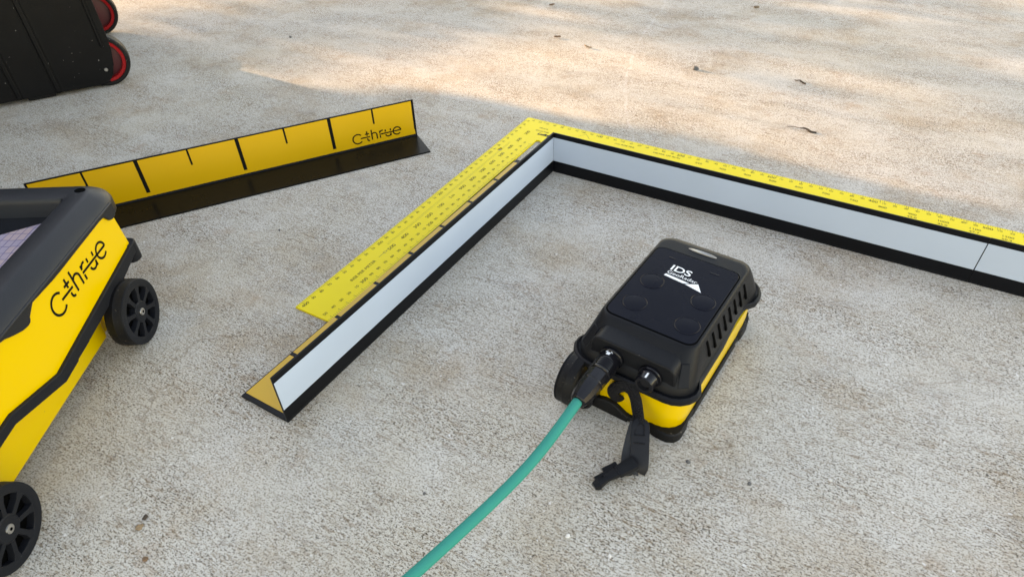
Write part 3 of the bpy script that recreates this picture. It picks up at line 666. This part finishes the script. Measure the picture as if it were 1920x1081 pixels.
# dust cap hanging below the plug
bm = bmesh.new(); dcx = Vector((-.0262, -.0850, .0102)); lathe(bm, [(.0001, .010), (.0062, .010), (.0070, .0085), (.0074, .002), (.0074, 0), (.0062, 0), (.0060, .0015), (.0052, .0015), (.0050, .0045), (.0001, .0045)], dcx, (-.12, .80, -.28), 36); link('dust_cap', bm, 'connector', hu, angle=30)

def U(x, y, z): return UO + ua * x + Vector((.0784, .9969, 0)) * y + Vector((0, 0, z))

# ------------------------------------------------------------------ cable with plug
cb = thing('cable', 'teal round cable with a black plug in the left socket of the handheld unit', 'cable', U(-.0133, -.075, 0), ua)
# local frame is that of the unit, origin at the plug
def Lc(P): d = Vector(P) - U(-.0133, -.075, 0); return Vector((d.dot(ua), d.dot(Vector((.0784, .9969, 0))), d.z))
def back(u, v, z):   # world point at height z, as measured from the survey of the photograph
    d = RX * ((u - 960) / 1228.01) + RY * ((v - 540.5) / 1228.01) + RZ; return CP + d * ((z - CP.z) / d.z)
P = [Vector((0, -.030, .0490)), Vector((0, -.0400, .0485))] + [Lc(back(u, v, z)) for u, v, z in ((1082, 741, .0466), (980, 884, .0430), (765, 1085, .0350), (560, 1255, .022), (380, 1400, .0034))]
P[2:3] = []
bm = bmesh.new(); sweep(bm, catmull(P, 14), circ(.00330, 20), (0, 0, 1)); link('cable_jacket', bm, 'teal', cb)
o0 = Vector((0, .004, .0490)); ad = Vector((0, -1, -.012)).normalized()
bm = bmesh.new(); pf = [(.0001, 0), (.0072, 0), (.0076, .0010), (.0076, .0082)]
for k in range(5): pf += [(.0080, .0090 + k * .0017), (.0080, .0098 + k * .0017), (.0072, .0101 + k * .0017), (.0072, .0106 + k * .0017)]
pf += [(.0080, .0176), (.0080, .0190), (.0070, .0196), (.0001, .0196)]
lathe(bm, pf, o0, ad, 48); link('plug_collar', bm, 'connector', cb, angle=30)
bm = bmesh.new(); lathe(bm, [(.0001, .0190), (.0072, .0192), (.0077, .0205), (.0077, .0285), (.0073, .0288), (.0073, .0292), (.0076, .0295), (.0076, .0335), (.0071, .0380), (.0062, .0430), (.0052, .0460), (.0044, .0466), (.0001, .0466)], o0, ad, 12); link('plug_nut', bm, 'connector', cb, bevel=.0002, angle=20)
bm = bmesh.new()
def onc(a, s, r=.00768):   # point on the collar: angle from top (towards +x), distance along
    return o0 + ad * s + Vector((math.sin(a) * r, 0, math.cos(a) * r))
for poly in ([(-.16, .0072), (.16, .0072), (.16, .0048), (-.16, .0048)], [(-.34, .0048), (.34, .0048), (0, .0020)]):
    poly = [(a - .10, s_) for a, s_ in poly]
    bm.faces.new([bm.verts.new(onc(a, s_, .0078)) for a, s_ in poly])
link('arrow_mark', bm, 'white_print', cb, smooth=False)

# ------------------------------------------------------------------ tether
st = thing('tether_strap', 'black braided tether with leather loop and side-release clip in front of the handheld unit', 'strap', U(.02, -.10, 0), ua)
def Ls(x, y, z): return Vector((x - .02, y + .10, z))
P = catmull([Ls(-.0025, -.0755, .0165), Ls(-.0052, -.0782, .0205), Ls(-.0066, -.0800, .0260), Ls(-.0040, -.0805, .0325), Ls(.0010, -.0790, .0355), Ls(.0060, -.0785, .0340), Ls(.0100, -.0800, .0300), Ls(.0135, -.0832, .0250), Ls(.0168, -.0875, .0222), Ls(.0185, -.0910, .0205)], 8)
bm = bmesh.new(); sweep(bm, P, circ(.0043, 14, .0020), (0, -1, .3)); link('braided_cord', bm, 'cord', st)
for k, off in enumerate((-.0034, -.0012, .0012, .0034)):
    bm = bmesh.new(); Q = []
    sweep(bm, [p + Vector((off * .8, -.0012, .0009 - abs(off) * .3)) for p in P[16:]], circ(.00075, 8), (0, -1, .3)); link('cord_strand', bm, 'cord', st)
# leather loop, folded over the cord end and the clip bar
up_ = [Ls(.0180, -.0880, .0232), Ls(.0205, -.0920, .0215), Ls(.0240, -.0985, .0170), Ls(.0278, -.1055, .0110), Ls(.0300, -.1100, .0060), Ls(.0296, -.1120, .0025)]
wd = Vector((.93, .36, .05)).normalized()
def strap(name, P, half, thick, m, sidev, scales=None):
    bm = bmesh.new(); loops = []
    for i, p in enumerate(P):
        t = (P[min(i + 1, len(P) - 1)] - P[max(i - 1, 0)]).normalized(); s = (sidev - t * sidev.dot(t)).normalized(); w = s.cross(t)
        k = scales[i] if scales else 1
        loops.append([p + s * a * k + w * b for a, b in rbox2(half, thick / 2, thick * .3, 2)])
    loft(bm, loops); return link(name, bm, m, st)
P1 = catmull([up_[0], up_[0].lerp(up_[1], .12)] + up_[1:], 6); sc = []; acc = 0
for i, p in enumerate(P1):
    acc += (p - P1[i - 1]).length if i else 0; sc.append(max(.25, math.sqrt(max(0, 1 - (1 - min(1, acc / .006)) ** 2))))
strap('leather_loop', P1, .0060, .0016, 'leather', wd, sc)
low = [Ls(.0296, -.1120, .0025), Ls(.0275, -.1130, .0012), Ls(.0248, -.1112, .0016), Ls(.0222, -.1065, .0050), Ls(.0202, -.0995, .0110), Ls(.0188, -.0930, .0160), Ls(.0182, -.0890, .0190)]
strap('leather_underside', catmull(low, 6), .0058, .0014, 'leather_edge', wd)
bm = bmesh.new()
nrm = Vector((-.1, -.55, .8)).normalized()
seam = [Ls(.0198, -.0985, .0186), Ls(.0190, -.0940, .0210), Ls(.0205, -.0912, .0228), Ls(.0232, -.0920, .0222), Ls(.0256, -.0962, .0194)]
for P_ in (catmull(seam, 5), [Ls(.0198, -.0985, .0186), Ls(.0262, -.0960, .0192)], [Ls(.0215, -.1025, .0158), Ls(.0282, -.0998, .0164)]):
    sweep(bm, [Vector(p) + nrm * .0002 for p in P_], circ(.00035, 6), nrm)
link('stitching', bm, 'cord', st)
# clip: bar, body, two prongs
cd = (Ls(.0128, -.1345, .004) - Ls(.0235, -.1165, .008)).normalized(); c0 = Ls(.0262, -.1140, .0090); cs = Vector((-cd.y, cd.x, 0)).normalized()
def blk(name, a, b, w0, w1, h0, h1, dz=0, off=0, bev=.0008):
    bm = bmesh.new(); loops = []
    for s_, w, h in ((a, w0, h0), ((a + b) / 2, (w0 + w1) / 2, (h0 + h1) / 2), (b, w1, h1)):
        p = c0 + cd * s_ + cs * off + Vector((0, 0, dz)); n = cd.cross(cs); n = n if n.z > 0 else -n
        loops.append([p + cs * x + n * z for x, z in rbox2(w, h, min(w, h) * .4, 2)])
    loft(bm, loops); return link(name, bm, 'black_plastic', st, bevel=0)
blk('clip_bar', -.003, .010, .0046, .0040, .0023, .0021)
blk('clip_body', .0095, .0190, .0033, .0023, .0018, .0015)
blk('clip_prong', .0185, .0245, .0018, .0030, .0016, .0027, 0.0002, .0008); blk('clip_tip', .0243, .0280, .0033, .0022, .0029, .0020, 0.0000, .0008)
blk('clip_prong', .010, .0240, .0014, .0016, .0018, .0018, -.0026, -.0042)
blk('clip_prong', .0060, .0160, .0018, .0022, .0020, .0018, -.0040, -.0070)

# ------------------------------------------------------------------ rolling case
ct = Vector((.515, .857, 0)).normalized(); cm = Vector((ct.y, -ct.x, 0))
# local X along the face (ct), local Y = into the case (-cm)
cs_ = thing('rolling_case', 'black ribbed hard case with red-rimmed wheels in the top left corner', 'equipment case', (-.580, -.190, 0), ct)
prof = [(-.46, .010), (-.10, .006), (-.004, .0045), (.007, .0075), (.0150, .0160), (.0205, .0300), (.0245, .0480), (.0260, .0640), (.0262, .56), (-.46, .56)]
bm = bmesh.new(); prism(bm, prof, lambda x, z: (x, 0, z), lambda x, z: (x - (.036 if x > 0 else 0), .275, z)); link('shell', bm, 'case_plastic', cs_, bevel=.004, seg=3)
for x in (-.057, -.104, -.151, -.198, -.245, -.292, -.339, -.386, -.433):
    bm = bmesh.new(); loft(bm, [[(x + a, -b if b else .002, z) for a, b in ((-.0042, 0), (-.0026, .0030), (.0026, .0030), (.0042, 0))] for z in (.008, .012, .55)]); link('rib', bm, 'case_plastic', cs_, bevel=.0008)
bm = bmesh.new(); loft(bm, [[(x + .0155 + a, -b if b else .002, z) for a, b in ((-.003, 0), (-.0016, .0022), (.0016, .0022), (.003, 0))] for x, z in ((.0, .055), (0, .55))]); link('corner_rib', bm, 'case_plastic', cs_, bevel=.0006)
bm = bmesh.new(); lathe(bm, [(.0001, 0), (.0020, 0), (.0024, .0006), (.0024, .004), (.0001, .004)], (.0085, -.0012, .0245), (0, 1, 0), 20); link('axle_bolt', bm, 'steel', cs_)
for x in (-.080, -.25): BX('foot', (x - .017, x + .017, .004, .03, .0005, .0085), 'rubber', cs_, bevel=.002)
for y in (.002, .2450):
    bm = bmesh.new(); lathe(bm, [(.0292, .003), (.0296, .0005), (.033, .0004), (.0347, .002), (.0352, .006), (.0352, .0175), (.034, .021), (.03, .022), (.01, .022)], (.0075, y, .0354), (0, 1, 0), 64, caps=False); tw = link('wheel', bm, 'rubber', cs_)
    bm = bmesh.new(); lathe(bm, [(.0292, .0012), (.0288, .0006), (.0250, .0010), (.0245, .0040), (.0243, .008)], (.0075, y, .0354), (0, 1, 0), 64, caps=False); link('rim', bm, 'red_plastic', tw)
    bm = bmesh.new(); lathe(bm, [(.0001, .0060), (.0120, .0060), (.0246, .0078), (.0246, .009), (.0001, .009)], (.0075, y, .0354), (0, 1, 0), 48); link('rim_disc', bm, 'dark_red', tw)

sc2 = thing('added_shade_case', 'tall closed black case unseen beyond the left edge, added to darken the left foreground', 'equipment case', (-.62, -.86, 0), ax)  # unseen case added to keep sky light off the left foreground
BX('shell', (-.25, .25, -.16, .16, .02, .80), 'case_plastic', sc2, bevel=.02)
BX('lid', (-.252, .252, -.162, .162, .803, .92), 'case_plastic', sc2, bevel=.02)
BX('base', (-.22, .22, -.14, .14, .0005, .02), 'rubber', sc2, bevel=.004)
for x in (-.12, .12): BX('latch', (x - .03, x + .03, -.172, -.1605, .74, .86), 'black_soft', sc2, bevel=.004)

# ------------------------------------------------------------------ litter on the slab
def blob(name, label, cat, x, y, sx, sy, sz, m, rot=0, seed=0, group=None):
    r_ = random.Random(seed); bm = bmesh.new(); bmesh.ops.create_icosphere(bm, subdivisions=2, radius=1)
    for v_ in bm.verts:
        k = 1 + r_.uniform(-.28, .28); v_.co = Vector((v_.co.x * sx * k, v_.co.y * sy * k, max(-.2, v_.co.z) * sz * k + sz * .2))
    o = link(name, bm, m, smooth=False); o.location = (x, y, 0.0002); o.rotation_euler.z = rot; tag(o, label, cat, group); return o
def twig(name, label, x, y, L, r0, rot, m, seed=0, leafy=False):
    r_ = random.Random(seed); bm = bmesh.new()
    P = [Vector((-L / 2 + L * i / 5, r_.uniform(-.06, .06) * L, r0 + .0002 + (r0 * 1.2 if i in (2, 3) else 0))) for i in range(6)]
    sweep(bm, catmull(P, 4), circ(r0, 8, r0 * .8), (0, 0, 1), scales=[(.5 + .9 * min(1, i / 12)) if not leafy else (.35 if i < 9 else 1.5 - abs(i - 15) * .12) for i in range(21)])
    o = link(name, bm, m); o.location = (x, y, 0); o.rotation_euler.z = rot; tag(o, label, 'twig'); return o
def curl(name, label, x, y, L, w, rot, m, seed=0):
    r_ = random.Random(seed); bm = bmesh.new(); n = 7; a = []
    for i in range(n):
        t = i / (n - 1); ww = w * math.sin(math.pi * min(.97, max(.06, t))) ; h = .0006 + L * .22 * abs(t - .45) ** 1.3
        a.append([bm.verts.new((L * (t - .5), ww * s_, h + abs(s_) * w * .7 + r_.uniform(0, .0006))) for s_ in (-1, -.5, 0, .5, 1)])
    for p, q in zip(a, a[1:]):
        for i in range(4): bm.faces.new((p[i], p[i + 1], q[i + 1], q[i]))
    o = link(name, bm, m); o.location = (x, y, 0); o.rotation_euler.z = rot; tag(o, label, 'leaf')
    md = o.modifiers.new('s', 'SOLIDIFY'); md.thickness = .0003; return o
curl('dead_leaf', 'curled brown dead leaf on the sunlit patch, farther from the bars than the thin one', -.098, .269, 0.0110, .0030, .4, 'leaf_brown', 1)
curl('dead_leaf', 'thin pale brown leaf fragment on the sunlit patch left of the pale scrape', -.036, .251, .0150, .0022, -.3, 'bark_tan', 2)
curl('dead_leaf', 'small orange-brown leaf scrap at the very top edge near the middle', -.180, .407, .0100, .0030, .9, 'leaf_brown', 3)
curl('dead_leaf', 'tiny tan leaf scrap at the top edge right of the middle', .142, .545, .0090, .0040, .2, 'bark_tan', 4)
blob('pebble', 'small dark grey pebble right of the pale scrape beyond the yellow rule', 'pebble', .135, .243, .0040, .0032, .0042, 'stone', 0, 5)
blob('pebble', 'tiny black grit at the far left between the case and the sunlit patch', 'pebble', -.489, .079, .0024, .0018, .0018, 'stone', 0, 6)
twig('twig', 'short straight dark twig lying farther from the yellow rule', .273, .264, .0170, .0010, -.42, 'twig', 7)
twig('twig', 'longer tapering twig with a dark bud nearer the yellow rule', .305, .123, .0330, .0011, -.02, 'twig', 8, True)
blob('bark_chip', 'dark brown bark crumb in the lower left, uppermost of three', 'bark chip', .059, -.5975, .0016, .0020, .0013, 'twig', .4, 9)
blob('bark_chip', 'square tan bark crumb in the lower left, middle of three', 'bark chip', .0615, -.6035, .0024, .0020, .0014, 'bark_tan', .9, 10)
blob('bark_chip', 'dark brown bark crumb at the bottom left, lowest of three', 'bark chip', .083, -.615, .0020, .0015, .0012, 'leaf_brown', .1, 11)
for i, (u, v, m, sz, lb) in enumerate(((1290, 866, 'stone', .0016, 'dark grit right of the tether clip'), (1065, 1004, 'stone_white', .0016, 'white chip between the cable and the clip near the bottom'), (1143, 1042, 'stone_white', .0013, 'white chip at the bottom edge right of the cable'), (1556, 900, 'stone_white', .0012, 'white chip in the lower right of the slab'), (1405, 907, 'stone', .0014, 'bluish dark grit below and right of the handheld unit'), (796, 925, 'stone', .0012, 'black grit left of the teal cable near the bottom'), (524, 432, 'stone', .0012, 'black speck left of the yellow rule'))):
    p = back(u, v, 0); blob('grit', lb, 'pebble', p.x, p.y, sz, sz * .8, sz * .8, m, i, 20 + i)

# quick report
SC.render.engine = 'CYCLES'
